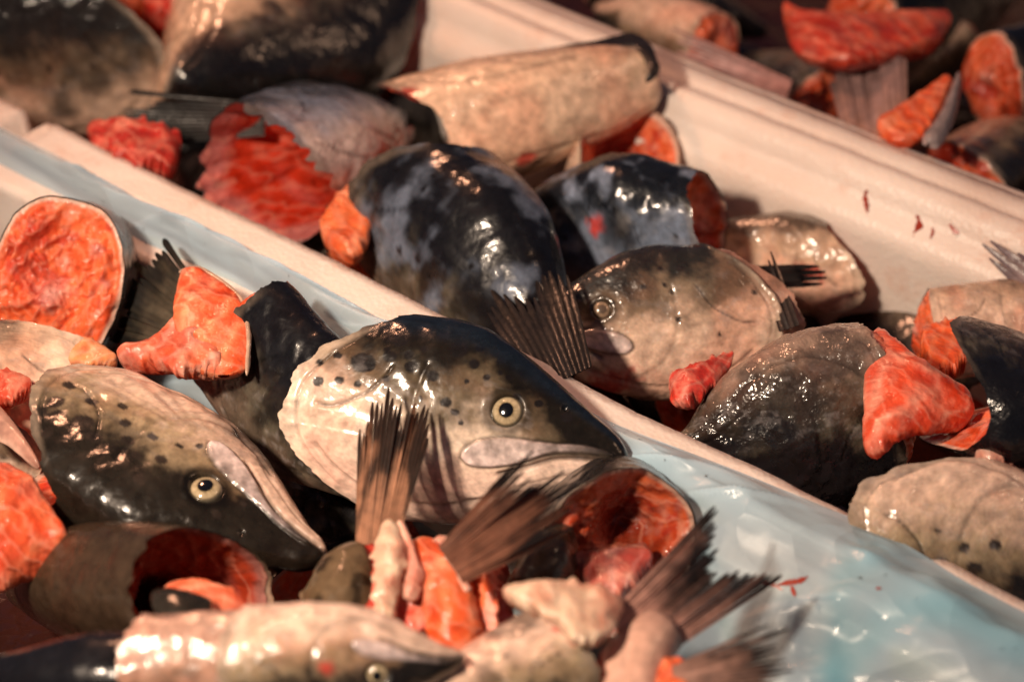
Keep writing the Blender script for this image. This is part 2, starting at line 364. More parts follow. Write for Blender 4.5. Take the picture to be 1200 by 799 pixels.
    dep = flesh_depth * (1 - rr ** 3) + cav * .40 + (fn * 1.0 + fm * .5) * cut_noise * 4 * sst(1, .85, rr) - spine * .03 
    F[..., 0] += dep
    rings = np.abs(np.sin((rr * 9 + fn * 5 + np.abs(CC) * 3) * 1.6)) ** 8
    fc = lerp(np.array([.64, .075, .022]), np.array([.82, .17, .06]), sst(-.25, .25, fn))
    fc = fc * (1 - .30 * rings[..., None]) + np.array([.80, .36, .22]) * .30 * rings[..., None]
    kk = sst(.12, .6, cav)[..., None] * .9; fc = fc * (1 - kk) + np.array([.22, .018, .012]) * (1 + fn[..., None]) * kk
    bl = sst(.55, .7, fbm(F, 9, seed + 90, 3))[..., None] * .7; fc = fc * (1 - bl) + np.array([.42, .018, .015]) * bl
    gum = sst(.60, .75, fbm(F, 12, seed + 95, 3))[..., None] * .3; fc = fc * (1 - gum) + np.array([.70, .40, .34]) * gum
    sk = spine[..., None] * .8; fc = fc * (1 - sk) + np.array([.62, .34, .30]) * sk
    rim = sst(.93 - rimw, .975 - rimw * .5, rr)[..., None]; fc = fc * (1 - rim) + np.array([.66, .42, .33]) * rim
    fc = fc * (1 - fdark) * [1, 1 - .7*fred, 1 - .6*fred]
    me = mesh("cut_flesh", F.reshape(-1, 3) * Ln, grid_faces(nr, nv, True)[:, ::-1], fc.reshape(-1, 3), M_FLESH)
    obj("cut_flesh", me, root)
    # ---- eyes
    for sd_ in eyes:
        yy, cc = surf_y(EYE[0], EYE[1] * hs, hs, ws)
        z = EYE[1] * hs; h = float(ZT(EYE[0])) * hs; wv = float(WD(EYE[0])) * ws
        n = Vector((0.25, sd_ * yy / wv**2 * .9, z / h**2)).normalized()
        q = n.to_track_quat('Z', 'X').to_matrix().to_4x4()
        pos = Vector((EYE[0], sd_ * yy, z)) * Ln - n * (.022 * Ln) * eye_r
        Me = Matrix.Translation(pos) @ q
        er = sock * 1.0 * Ln
        def dome(r0, r1, rad, hgt, nr_=18, na=48):
            rr_ = np.linspace(r0, r1, nr_); a = np.arange(na) / na * 2 * math.pi
            RR, A = np.meshgrid(rr_, a, indexing='ij')
            zz = hgt * np.sqrt(np.clip(1 - RR**2 * .98, 0, 1)); return np.stack([rad*RR*np.cos(A), rad*RR*np.sin(A), zz * rad], -1), RR, A
        Vv, RR, A = dome(.30, 1.0, er, .62)
        g0, g1 = [((.25, .19, .10), (.40, .32, .20)), ((.20, .13, .08), (.26, .18, .12))][eye_col]
        ic = lerp(np.array(g0), np.array(g1), sst(.40, .62, RR))
        ic = ic * (1 - .65 * np.exp(-((RR - .86) / .05) ** 2)[..., None]); ko = sst(.80, .95, RR)[..., None]
        ic = ic * (1 - ko) + np.array([.05, .045, .035]) * ko; ic *= (1 + .25 * np.sin(A * 17 + 3 * np.sin(A * 5)) * sst(.9, .5, RR))[..., None]
        kp = sst(.46, .38, RR)[..., None]; ic = ic * (1 - kp * .6)
        eo = obj("eye", mesh("eye", Vv.reshape(-1, 3), grid_faces(*RR.shape, True), ic.reshape(-1, 3), M_IRIS), root, Me); pm = M_CLOUD if eye_col == 1 else M_PUPIL
        Vp, RRp, Ap = dome(0, .43, er, .645, 8, 32); Vp[..., 0] *= 1.06
        obj("pupil", mesh("pupil", Vp.reshape(-1, 3), grid_faces(*RRp.shape, True), None, pm), eo)
    return root, M, Ln

# ------------------------------------------------------------------ fins and tails
def fin_mesh(name, Ln, spread=50, n=14, fork=0.0, ragged=.12, split=.6, curl=.10, base_w=.16, seed=1, c0=(.30,.17,.12), c1=(.03,.02,.018), skew=0.0, asym=0.0, streak=.6, thick=.006):
    rng = np.random.RandomState(seed); m, nvv = 5, 34; n = int(n * 1.5)
    Vs, Fs, Cs, off = [], [], [], 0
    ph = rng.uniform(0, 6, 4)
    for k in range(n):
        f0, f1 = k / n, (k + 1) / n; fc = (f0 + f1) / 2; q = 2 * fc - 1
        lump = .5 + .5 * math.sin(q * 7 + ph[0]) * math.sin(q * 13 + ph[1])
        leng = 1 - fork * (1 - abs(q)) ** 1.2 - .14 * (abs(q) ** 3) * (1 if fork == 0 else .2) - ragged * (1.0 * lump + rng.uniform(0, 1.0) ** 3 * .7) + asym * q
        sp = min(.95, split + .14 + rng.uniform(-.10, .12)); wob = rng.uniform(-.05, .05); cw = rng.uniform(.8, 1.15) * (.85 + .3 * lump)
        v = np.linspace(0, 1, nvv)[:, None]; g = np.linspace(-1, 1, m)[None, :]
        wid = np.where(v < sp, 1.0, 1 - ((v - sp) / (1 - sp)) ** 2.2 * .72)
        a = np.radians(spread) * (q + g * wid / n * 1.08 + wob * np.clip(v - sp, 0, 1) * 1.6) + skew * v**2
        rad = v * leng; bz = base_w * (q + g * wid / n) * .5 * (1 - v * .3)
        x = rad * np.cos(a); z = rad * np.sin(a) + bz
        y = curl * rad**2 * (1 + .5 * q) + .0035 * (1 - g**2) * (1 - .5 * v) + .035 * np.sin(q * 5 + v * 3 + ph[2]) * v + .012 * np.sin(q * 17 + ph[3]) * v + wob * .5 * np.clip(v - sp, 0, 1)
        nf = fbm(np.stack([x * 3.5, z * 22, y * 0 + seed], -1), 1.0, seed, 4) - .5; nb_ = fbm(np.stack([x * 6, z * 6, y * 0 + seed], -1), 1.0, seed + 3, 3) - .5
        t = sst(.05, .78, v + nf * streak * 1.6 + nb_ * .7 - .1) * np.ones_like(x)
        c = lerp(np.array(c0), np.array(c1), t) * cw * (1 - .15 * (np.abs(g) ** 3))[..., None] * (1 + nf * 1.2)[..., None]
        for sgn in (1, -1):
            yy = y - (thick if sgn < 0 else 0) * (1 - .7 * v)
            Vs.append(np.stack([x, yy, z], -1).reshape(-1, 3)); Cs.append(np.clip(c, .004, .9).reshape(-1, 3))
            Fs.append(grid_faces(nvv, m, off=off)[:, ::sgn]); off += nvv * m
    return mesh(name, np.concatenate(Vs) * Ln, np.concatenate(Fs), np.concatenate(Cs), M_FIN)
def make_fin(rear, snout, zr, zs, roll=0, parent=None, label=None, name="fin", cat="fish fin", group="cut fins sticking out of the heap", **k):
    M, Ln = pose(rear, snout, zr, zs, roll)
    me = fin_mesh(name, Ln, **k)
    if parent is not None: return obj(name, me, parent, parent.matrix_world.inverted() @ M)
    o = obj(name, me); o.matrix_world = M; tag(o, label, cat, group); return o
def loft_mesh(name, pts, radii, col_fn, mat, nseg=40, nring=40, seed=0, amp=.1, flat=(1, 1), nscale=30):
    """tapering rod of flesh or skin through world points; radii in metres; closed at both ends"""
    pts = np.array(catmull(pts, 10)); n0 = len(pts)
    s = np.concatenate([[0], np.cumsum(np.linalg.norm(np.diff(pts, axis=0), axis=1))]); s /= s[-1]
    tt = np.linspace(0, 1, nseg); C = np.stack([np.interp(tt, s, pts[:, i]) for i in range(3)], -1)
    T = np.gradient(C, axis=0); T /= np.linalg.norm(T, axis=1)[:, None]
    V0 = CAM - C.mean(0); N = V0[None] - T * (T @ V0)[:, None]; N /= np.linalg.norm(N, axis=1)[:, None]; Bn = np.cross(T, N)
    r = np.interp(tt, np.linspace(0, 1, len(radii)), radii); cap = np.sqrt(np.clip(1 - np.clip(1 - np.minimum(tt, 1 - tt) / .10, 0, 1) ** 2, 0, 1)); r = r * cap
    a = np.arange(nring) / nring * 2 * math.pi
    D = N[:, None] * (np.cos(a)[None, :, None] * flat[0]) + Bn[:, None] * (np.sin(a)[None, :, None] * flat[1])
    V = C[:, None] + D * r[:, None, None]
    n = fbm(V, nscale, seed, 4) - .5; V = V + D * (n * amp * 2 * r[:, None])[..., None]
    cl = col_fn(tt[:, None] * np.ones_like(n), a[None] * np.ones((nseg, 1)), V, n)
    org = C.mean(0)
    me = mesh(name, (V - org).reshape(-1, 3), grid_faces(nseg, nring, True), np.clip(cl, .003, .9).reshape(-1, 3), mat)
    return me, org
def flesh_col(base=(.68,.13,.045), hi=(.80,.36,.24), blood=.5, seed=3, k=28):
    def f(t, a, V, n):
        st = np.abs(np.sin((t * .9 + np.cos(a) * .35) * k * .35 + n * 7)) ** 8; c = lerp(np.array(base), np.array(hi), np.clip(st * .6 + sst(0, .3, n) * .4, 0, 1))
        p_ = sst(.50, .70, fbm(V, 110, seed + 5, 4))[..., None] * .22; c = c * (1 - p_) + np.array([.80, .46, .34]) * p_
        q_ = sst(.50, .66, fbm(V, 75, seed + 9, 4))[..., None] * .5; c = c * (1 - q_ * [.35, .75, .8])
        b = sst(.52, .68, fbm(V, 45, seed, 3))[..., None] * blood; return c * (1 - b) + np.array([.40, .018, .014]) * b
    return f
def skin_col(back=(.03,.025,.02), pale=(.5,.33,.25), seed=5, thr=0.0, spots=.0, sgn=1):
    def f(t, a, V, n):
        d = np.sin(a) * sgn - thr + (fbm(V, 40, seed, 4) - .5) * 1.4; c = lerp(np.array(pale), np.array(back), sst(-.3, .5, d))
        if spots: 
            s_ = sst(.68, .76, vnoise(V * 150, seed)) * spots; c = c * (1 - s_[..., None] * .9)
        return c * (1 + .5 * (fbm(V, 200, seed, 2) - .5))[..., None]
    return f
def make_chunk(name, pts, radii, cf, mat, label=None, cat=None, parent=None, group=None, **k):
    me, org = loft_mesh(name, [P(*p) for p in pts], radii, cf, mat, **k)
    M = Matrix.Translation(Vector(org))
    if parent is not None: return obj(name, me, parent, parent.matrix_world.inverted() @ M)
    o = obj(name, me); o.matrix_world = M; tag(o, label, cat, group); return o

def make_slab(name, A, B, thick, cf, mat, label=None, cat=None, parent=None, group=None, relief=.35, ragged=.12, seed=0, nseg=64, nring=56, nscale=35, taper=.12, cup=.28):
    """a flap of flesh or skin between two rails of (px, py, z) points, with its own thickness (m), ragged edges and folded relief"""
    def rs(R):
        W = np.array(catmull([P(*p) for p in R], 10)); s = np.concatenate([[0], np.cumsum(np.linalg.norm(np.diff(W, axis=0), axis=1))]); s /= s[-1]
        t = np.linspace(0, 1, nseg); return np.stack([np.interp(t, s, W[:, i]) for i in range(3)], -1)
    a_, b_ = rs(A), rs(B); C = (a_ + b_) / 2; H = (b_ - a_) / 2; tt = np.linspace(0, 1, nseg)
    T = np.gradient(C, axis=0); N = np.cross(T, H); N /= np.linalg.norm(N, axis=1)[:, None] + 1e-9
    N *= np.sign(N @ (CAM - C.mean(0)))[:, None]
    cap = np.sqrt(np.clip(1 - np.clip(1 - np.minimum(tt, 1 - tt) / taper, 0, 1) ** 2, 0, 1))
    an = np.arange(nring) / nring * 2 * math.pi; ca, sa = np.cos(an), np.sin(an)
    e = 1 + (vnoise(np.stack([tt[:, None] * 14 + 0*an, np.sign(ca)[None] * 5 + 0*tt[:, None], 0*an[None] + 0*tt[:, None]], -1), seed) - .5) * 2 * ragged + (vnoise(np.stack([tt[:, None] * 45 + 0*an, np.sign(ca)[None] * 5 + 0*tt[:, None], 0*an[None] + 0*tt[:, None]], -1), seed+4) - .5) * ragged
    e = 1 + (e - 1) * (np.abs(ca)[None] ** 3)
    V = C[:, None] + H[:, None] * (np.sign(ca) * np.abs(ca) ** .8)[None, :, None] * e[..., None] * (.25 + .75 * cap)[:, None, None] + N[:, None] * (sa * thick)[None, :, None] * (.1 + .9 * cap)[:, None, None]
    V = V + N[:, None] * (cup * np.linalg.norm(H, axis=1)[:, None] * (ca ** 2 - .4)[None])[..., None]
    n = fbm(V, nscale, seed, 4) - .5; rg = 1 - np.abs(2 * fbm(V, nscale * .8, seed + 3, 3) - 1) * 5; rg = np.clip(rg, 0, 1)
    V = V + N[:, None] * (((n * 2.2 + rg * .5) * relief * .6 * thick) * np.clip(sa, -.3, 1)[None] )[..., None]
    cl = cf(tt[:, None] * np.ones_like(n), an[None] * np.ones((nseg, 1)), V, n + rg * .08)
    org = C.mean(0); me = mesh(name, (V - org).reshape(-1, 3), grid_faces(nseg, nring, True), np.clip(cl, .003, .9).reshape(-1, 3), mat)
    M = Matrix.Translation(Vector(org))
    if parent is not None: return obj(name, me, parent, parent.matrix_world.inverted() @ M)
    o = obj(name, me); o.matrix_world = M; tag(o, label, cat, group); return o

# ------------------------------------------------------------------ foam boxes, liner
E1 = np.array([0.78583484, -0.61843642, 0]); E2 = np.array([0.61843642, 0.78583484, 0]); O0 = np.array([0, -0.00697676, 0])
def BX(s, t, z): return O0 + E1 * s + E2 * t + np.array([0, 0, z])
def proj(V):
    d = np.asarray(V) - CAM; w = d @ FWD
    return 600 + FPX * (d @ RGT) / w, 399.5 - FPX * (d @ UPV) / w
def wall_mesh(name, s0, s1, prof, n=220, notch=None, rough=.0008):
    """extrude a closed (t, z) profile along s"""
    prof = np.array(prof, float)
    den = []
    for a, b in zip(prof, np.roll(prof, -1, 0)):
        k = max(1, int(np.linalg.norm(b - a) / .006)); den += [a + (b - a) * i / k for i in range(k)]
    prof = np.array(den); ss = np.linspace(s0, s1, n); m = len(prof)
    V = np.zeros((n, m, 3))
    for i, s in enumerate(ss): V[i] = O0 + E1 * s + prof[:, :1] * E2 + prof[:, 1:] * np.array([0, 0, 1])
    d = (fbm(V, 14, 2, 3) - .5) * .004 + (fbm(V, 120, 4, 2) - .5) * rough; V[..., 2] += d; V += E2 * (d * .6)[..., None]
    if notch:
        for (sc, w, dep) in notch:
            f = np.exp(-((ss[:, None] - sc + (vnoise(V * 160, 9) - .5) * .006) / w) ** 4) * dep
            top = (prof[:, 1] > -.035)[None]; V[..., 2] -= f * top
    F = grid_faces(n, m, True)
    return V, F
def build_wall(name, parent, *a, **k):
    V, F = wall_mesh(name, *a, **k); n, m = V.shape[:2]
    me = mesh(name, V.reshape(-1, 3), F, None, M_FOAM, smooth=True)
    import bmesh
    bm = bmesh.new(); bm.from_mesh(me); bm.verts.ensure_lookup_table()
    bm.faces.new([bm.verts[j] for j in range(m)]); bm.faces.new([bm.verts[(n-1)*m + j] for j in range(m)][::-1]); bm.to_mesh(me); bm.free()
    return obj(name, me, parent, parent.matrix_world.inverted())
def box_thing(label, s0, s1, t0, t1, near=None, far=None, notch=None):
    M = Matrix.Translation(Vector(BX((s0 + s1) / 2, (t0 + t1) / 2, -.22)))
    r = empty("foam_box", M); tag(r, label, "foam box", "white foam fish boxes side by side")
    if near: build_wall("side_wall", r, s0, s1, near, notch=notch)
    if far: build_wall("side_wall", r, s0, s1, far)
    for s in (s0, s1):
        sg = 1 if s == s0 else -1
        ta, tb = (near[1][0] if near else t0) + .001, (far[0][0] if far else t1) - .001
        c = [BX(s + a, t, z) for a, t, z in [(0, ta, -.2), (0, tb, -.2), (sg*.03, tb, -.2), (sg*.03, ta, -.2), (0, ta, 0), (0, tb, 0), (sg*.03, tb, 0), (sg*.03, ta, 0)]]
        obj("end_wall", mesh("end_wall", c, [(0,1,2,3),(4,7,6,5),(0,4,5,1),(1,5,6,2),(2,6,7,3),(3,7,4,0)], None, M_FOAM, False), r, r.matrix_world.inverted())
    c = [BX(a, t, z) for z in (-.22, -.202) for a, t in [(s0, t0), (s1, t0), (s1, t1), (s0, t1)]]
    obj("box_floor", mesh("box_floor", c, [(0,3,2,1),(4,5,6,7),(0,1,5,4),(1,2,6,5),(2,3,7,6),(3,0,4,7)], None, M_FOAM, False), r, r.matrix_world.inverted())
    c = [BX(a, t, -.135) for a, t in [(s0+.031, t0+.028), (s1-.031, t0+.028), (s1-.031, t1-.028), (s0+.031, t1-.028)]]
    w = obj("dark_fill_sheet", mesh("dark_fill_sheet", c, [(0, 1, 2, 3)], None, M_DARK_FILL, False)); w["kind"] = "structure"  # dark red liquid sheet, added so the gaps between heads stay dark
    return r
S0, S1 = -.62, .52
boxB = box_thing("white foam box in the middle, its broad stepped rim crossing behind the fish", S0, S1, -.030, .328,
    near=[(-.030, 0), (0, 0), (.012, -.20), (-.030, -.20)],
    far=[(.262, -.20), (.270, -.032), (.276, -.022), (.284, -.020), (.290, -.006), (.297, 0), (.306, -.001), (.309, -.004), (.3115, -.001), (.328, 0), (.328, -.20)],
    notch=[(-.413, .0075, .022), (-.398, .004, .006)])
boxA = box_thing("white foam box in front, its wall hidden under a plastic liner", S0 + .02, S1 - .03, -.420, -.033,
    near=[(-.420, -.01), (-.392, -.01), (-.380, -.20), (-.420, -.20)],
    far=[(-.075, -.20), (-.062, -.012), (-.0335, -.012), (-.0335, -.20)])
boxC = box_thing("white foam box at the back filled with dark fish scraps", S0 + .05, S1 + .1, .330, .86,
    near=[(.330, -.003), (.336, -.003), (.344, -.20), (.330, -.20)],
    far=[(.840, -.20), (.832, -.01), (.86, -.01), (.86, -.20)])
c = [(x, y, -.223) for x, y in [(-4, -3), (4, -3), (4, 5), (-4, 5)]]
tb = obj("table_top", mesh("table_top", c, [(0, 1, 2, 3)], None, solid("dark_table", (.03, .028, .03), .5), False)); tb["kind"] = "structure"

# liner
def film_mat():
    m, nt, N, Lk, b = newmat("plastic_film")
    at = N.new("ShaderNodeVertexColor"); at.layer_name = "Col"; tc = N.new("ShaderNodeTexCoord"); co = tc.outputs["Object"]
    Lk.new(at.outputs["Color"], b.inputs["Base Color"]); b.inputs["Roughness"].default_value = .34
    b.inputs["Coat Weight"].default_value = .12; b.inputs["Coat Roughness"].default_value = .08
    b.inputs["Subsurface Weight"].default_value = .0
    nb = bumpchain(nt, co, [('noise', 14, .002, 2), ('noise', 60, .0004, 3)])
    dn = N.new('ShaderNodeTexNoise'); dn.inputs['Scale'].default_value = 6; Lk.new(co, dn.inputs['Vector'])
    ad = N.new('ShaderNodeVectorMath'); ad.operation = 'MULTIPLY_ADD'; Lk.new(dn.outputs['Color'], ad.inputs[0]); ad.inputs[1].default_value = (.35, .35, .35); Lk.new(co, ad.inputs[2])
    vo = N.new('ShaderNodeTexVoronoi'); vo.feature = 'F1'; vo.inputs['Scale'].default_value = 13; Lk.new(ad.outputs[0], vo.inputs['Vector'])
    bb = N.new('ShaderNodeBump'); bb.inputs['Distance'].default_value = .010; bb.inputs['Strength'].default_value = .8; Lk.new(vo.outputs['Distance'], bb.inputs['Height']); Lk.new(nb, bb.inputs['Normal']); nb = bb.outputs['Normal']; Lk.new(nb, b.inputs["Normal"])
    tr = N.new("ShaderNodeBsdfTransparent"); tr.inputs[0].default_value = (.86, .93, .95, 1)
    tl = N.new("ShaderNodeBsdfTranslucent"); Lk.new(at.outputs["Color"], tl.inputs[0])
    m1 = N.new("ShaderNodeMixShader"); m1.inputs[0].default_value = .25; Lk.new(b.outputs[0], m1.inputs[1]); Lk.new(tl.outputs[0], m1.inputs[2])
    m2 = N.new("ShaderNodeMixShader"); Lk.new(at.outputs["Alpha"], m2.inputs[0]); Lk.new(tr.outputs[0], m2.inputs[1]); Lk.new(m1.outputs[0], m2.inputs[2])
    Lk.new(m2.outputs[0], N["Material Output"].inputs["Surface"])
    return m
M_FILM = film_mat()
def film(name, s0, s1, ns, nt_, edge, shape, folds, label, base=(.56, .76, .92), alpha=.46, seed=3):
    s = np.linspace(s0, s1, ns)[:, None] * np.ones((1, nt_)); v = np.ones((ns, 1)) * np.linspace(0, 1, nt_)[None]
    t, z = shape(s, v, edge(s))
    V = O0 + s[..., None] * E1 + t[..., None] * E2 + z[..., None] * np.array([0, 0, 1])
    n = fbm(np.stack([s * 5, v * 2.2, s * 0], -1), 1.6, seed, 3) - .5; n2 = fbm(np.stack([s * 14 + v * 5, v * 6 - s * 6, s * 0], -1), 1.6, seed + 5, 4) - .5
    rg = 1 - np.abs(2 * (fbm(np.stack([s * 9 + v * 2, v * 2.5 + s * 5, s * 0], -1), 1.2, seed + 8, 3)) - 1) * 6; rg = np.clip(rg, 0, 1)
    amp = sst(0, .12, v); V[..., 2] += (n * .012 + n2 * .005 + rg * .005) * amp
    px, py = proj(V); col = np.ones((ns, nt_, 4)); col[..., :3] = base; al = np.full((ns, nt_), alpha)
    c = np.array(base) * (1 + n2[..., None] * .35); al = al + n * .5 + rg * .12
    for pts, w, st, blue, h in folds:
        cp = catmull(pts, 8); d = polydist(px + n2 * 30, py + n2 * 30, cp); f = np.exp(-(d / w) ** 2) * st
        V[..., 2] += f * h; c = c * (1 - f[..., None]) + np.array(blue) * f[..., None]; al = al + f * .35
    col[..., :3] = np.clip(c, .02, .9); col[..., 3] = np.clip(al, .2, .98)
    me = mesh(name, V.reshape(-1, 3), grid_faces(ns, nt_), None, M_FILM)
    a = me.color_attributes.new("Col", 'FLOAT_COLOR', 'POINT'); a.data.foreach_set("color", col.astype(np.float32).ravel())
    o = obj(name, me); tag(o, label, "plastic liner"); return o, V
def edge_f(s): return np.interp(s, [-.62, -.34, -.27, -.19, -.107, .0, .096, .17, .239, .349, .52], [-.03, -.029, -.032, -.028, -.031, -.026, -.021, -.012, -.006, -.010, -.012])
def shape_main(s, v, e):
    wide = sst(.06, .24, s)
    t = e - v * (.050 + .16 * wide)
    drop = np.where(v < .18, .0, (v - .18) / .82)
    z = .0035 + .004 * np.sin(v * 9) * sst(0, .1, v) - drop ** 1.05 * (.135 - .03 * wide) + wide * .022 * np.sin(np.clip(v * 1.15, 0, 1) * math.pi) 
    return t, z
TEAL = (.16, .46, .58); PALEB = (.40, .64, .78)
folds = [([(735,560),(800,560),(870,585),(960,615),(1060,670),(1200,780)], 26, .5, PALEB, .002),
         ([(1020,655),(985,690),(980,740),(975,790)], 26, .6, TEAL, .004),
         ([(1200,745),(1120,705),(1060,715),(1020,745),(985,790)], 34, .6, TEAL, -.006),
         ([(1020,655),(1060,640),(1130,655),(1200,690)], 16, .5, PALEB, .003),
         ([(740,600),(760,540),(800,520)], 20, .4, PALEB, 0),
         ([(0,170),(90,225),(170,262),(240,300),(330,350)], 7, .7, (.30, .36, .42), -.002),
         ([(60,190),(140,215),(220,275),(300,310),(360,360)], 6, .5, (.33, .40, .46), -.002),
         ([(820,640),(860,760),(870,799)], 14, .5, (.16,.35,.38), -.004)]
linerA, VF = film("plastic_liner", -.6, .5, 420, 110, edge_f, shape_main, folds, "milky blue-white plastic sheet draped over the foam wall and down into the front box")

# ------------------------------------------------------------------ fish heads of the front box
HS = [(.106,.105),(.06,.055),(.085,.135)]
def hp(px, py, r):   # hero spot from its position along and across the head
    dx, dy = px - 330, py - 470; return ((dx*.983 + dy*.182)/412, (dx*.182 - dy*.983)/412, r/412 * 1.55)
hero_spots = [hp(*q) for q in [(374,425,3.3),(374,448,4.2),(400,447,3.8),(423,452,3.3),(427,426,8),(433,431,5),(460,420,4.5),(482,419,4),(487,433,6),(500,412,3.2),(513,444,4.4),(505,452,2.6),(530,474,4.8),(541,485,2.8),(548,497,2.2),(560,430,4),(564,411,3),(540,412,6.5),(395,417,3),(575,446,2.6),(590,440,2.2),(553,450,2.2),(610,470,5),(635,475,2.8),(470,400,6),(455,398,4),(520,396,5),(600,445,2.5),(620,432,3),(458,446,3),(590,425,3),(650,462,3),(667,490,4),(500,470,2),(455,412,2.5)]]
heads = {}
heads['hero'] = make_head("large sharp spotted head lying on its side, frowning mouth at the liner", (354, 474), (737, 546), .0, .005, 180, pal='hero', hs=1.03, res=(330, 340),
    spots=hero_spots, seed=11, thr=.16, wrinkle=.5, flesh=True)
heads['left'] = make_head("spotted head with dark back turned down and round pale eye, left of the frowning head", (55, 490), (380, 655), -.005, -.015, 46, pal='gold', res=(240, 250), hs=1.0,
    spots=[(.12,.10,0.026),(.16,.14,0.020),(.2,.04,0.020),(.24,.12,0.029),(.3,.15,0.022),(.33,.05,0.019),(.28,.0,0.017),(.10,.02,0.019),(.38,.10,0.020),(.42,.04,0.016),(.44,.13,0.017),(.5,.1,0.020),(.5,.02,0.013),(.54,-.02,0.013),(.72,.13,0.013),(.75,.05,0.012),(.5,.19,0.017),(.06,.16,0.014),(.18,.2,0.020)], seed=5, thr=-.22, dirt=.8, wrinkle=1.0)
heads['cut_orange'] = make_head("head showing a round cut face of bright orange flesh beside the liner", (66, 325), (108, 345), .005, None, 15, L=.12, pal='dark', hs=1.62, ws=2.0, rc=.02, seed=21, flesh=True, cavity=.25, flesh_depth=-.05, cut_noise=.05, eyes=(), bluish=.2)
heads['cut_fan'] = make_head("dark blue-backed head with a fan of orange flesh at its cut end", (280, 392), (430, 585), .0, -.04, 150, pal='dark', hs=1.15, ws=.9, rc=.02, seed=22, flesh=True, cavity=.0, flesh_depth=-.05, cut_noise=.02, eyes=(), nspots=0, thr=-.3)
make_slab("flesh_fan", [(212,318,.022),(203,365,.020),(208,405,.016),(235,442,.010)], [(235,318,.022),(278,348,.022),(291,390,.018),(290,440,.010)], .006, flesh_col((.74,.10,.03),(.84,.30,.15),.05,k=34), M_FLESH, parent=heads['cut_fan'][0], ragged=.03, relief=.7, taper=.06, cup=.12)
make_slab("skin_edge", [(208,316,.023),(238,316,.023),(284,350,.022),(294,392,.02),(292,440,.012)], [(212,322,.023),(236,322,.023),(279,353,.022),(288,393,.02),(286,440,.012)], .003, skin_col((.45,.30,.22),(.74,.50,.36),4,.3), M_SKIN, parent=heads['cut_fan'][0], ragged=.3)
heads['pale_edge'] = make_head("pale head with a streaky cream gill cover, cropped at the left edge", (118, 440), (-190, 520), -.03, -.02, 0, pal='pale', hs=.95, seed=23, nspots=6, thr=.5, eyes=(), mat=M_WET)
heads['dark_edge'] = make_head("dark wet head with fine spots, under the pale strip at the left edge", (62, 520), (-210, 500), -.035, -.035, 30, pal='warm', hs=.95, seed=24, nspots=30, thr=-.1, eyes=())
heads['brown'] = make_head("smooth brown head with a long highlight and dark red cut end, lower left", (250, 704), (20, 690), .012, None, 70, L=.2, pal='brown', hs=.82, ws=1.0, rc=.03, seed=25, flesh=True, cavity=1.1, flesh_depth=.2, eyes=(), nspots=0, thr=-.6, fdark=.5, wrinkle=.5, fred=.5)
heads['dark_corner'] = make_head("blackish head with a broad bright highlight in the lower left corner", (290, 822), (-60, 800), .02, .01, 60, pal='dark', hs=.75, seed=26, eyes=(), nspots=0, thr=-.3, wrinkle=.5)
heads['front_pale'] = make_head("pale pink head lying back down, its eye at the bottom edge of the picture", (262, 776), (545, 770), .045, .05, 6, pal='gold', hs=.90, collar=.42, rc=.1, blunt=.02, seed=27, nspots=3, thr=-.12, blood=[(.45,.05,.05,1)], mat=M_WET)
heads['open_cut'] = make_head("cut head with a hollow reddish opening behind the two brown fins", (724, 645), (690, 605), .005, None, 190, L=.12, pal='dark', hs=1.45, ws=1.9, rc=.05, seed=28, flesh=True, cavity=.55, flesh_depth=.10, eyes=(), nspots=0, fdark=.4, jag=.02, thr=-1.2)
heads['front_cream'] = make_head("cream head with dark speckles and a red blood streak, beside the raised pink tail", (672, 765), (430, 900), .03, .02, 150, pal='gold', hs=.95, rc=.05, seed=29, flesh=True, flesh_depth=-.03, cavity=0, nspots=50, thr=.15, eyes=(), blood=[(.02,.05,.05,-1),(.06,-.04,.03,-1)], dirt=.6, mat=M_WET)
# ------------------------------------------------------------------ middle box
heads['b_corner'] = make_head("dark spotted head with golden glints in the upper left corner", (200, 60), (-110, 75), -.02, -.02, 25, pal='warm', hs=1.15, seed=31, nspots=40, thr=-.2, dirt=.8, eyes=(), mat=M_ROUGH)
heads['b_pale_dark'] = make_head("blurred head with pale belly and black back at the top of the middle box", (425, -60), (190, 125), .0, -.02, 162, pal='twotone', hs=1.3, ws=1.4, seed=32, nspots=0, thr=.05, eyes=(), rc=.3, blunt=.05, wrinkle=.4, mat=M_WET)
heads['b_cut_red'] = make_head("silvery head with a deep blood-red cut end and ragged pale skin edge", (300, 212), (470, 140), -.01, None, 215, L=.19, pal='blue', hs=.95, rc=.10, ws=1.25, seed=33, flesh=True, cavity=1.4, flesh_depth=.35, fdark=.2, eyes=(), nspots=4, thr=.2, bluish=.6, jag=.045, rimw=.10, fred=.75)
heads['b_dome'] = make_head("big black and blue head, rounded back up, with orange cut flesh on its left", (468, 222), (668, 440), -.02, -.04, 150, pal='dark', hs=1.02, ws=1.2, rc=.22, seed=34, flesh=True, cavity=0, flesh_depth=-.10, eyes=(), nspots=20, thr=-.35, bluish=.6)
make_slab("cut_root", [(372,275,-.02),(392,240,-.018),(420,217,-.02)], [(395,308,-.02),(425,300,-.018),(452,235,-.02)], .012, flesh_col((.74,.16,.05),(.82,.3,.16),.1), M_FLESH, parent=heads['b_dome'][0], ragged=.08)
heads['b_belly'] = make_head("pale head lying belly up with its dark-rimmed jaw on the back rim", (462, 172), (772, 88), -.028, .012, 268, pal='twotone', hs=.9, ws=1.35, blunt=.035, rc=.2, seed=35, eyes=(), nspots=0, wrinkle=.35, thr=.35, blood=[(.1,-.2,.05,1),(.45,-.2,.04,1),(.1,-.2,.05,-1)], mat=M_WET)
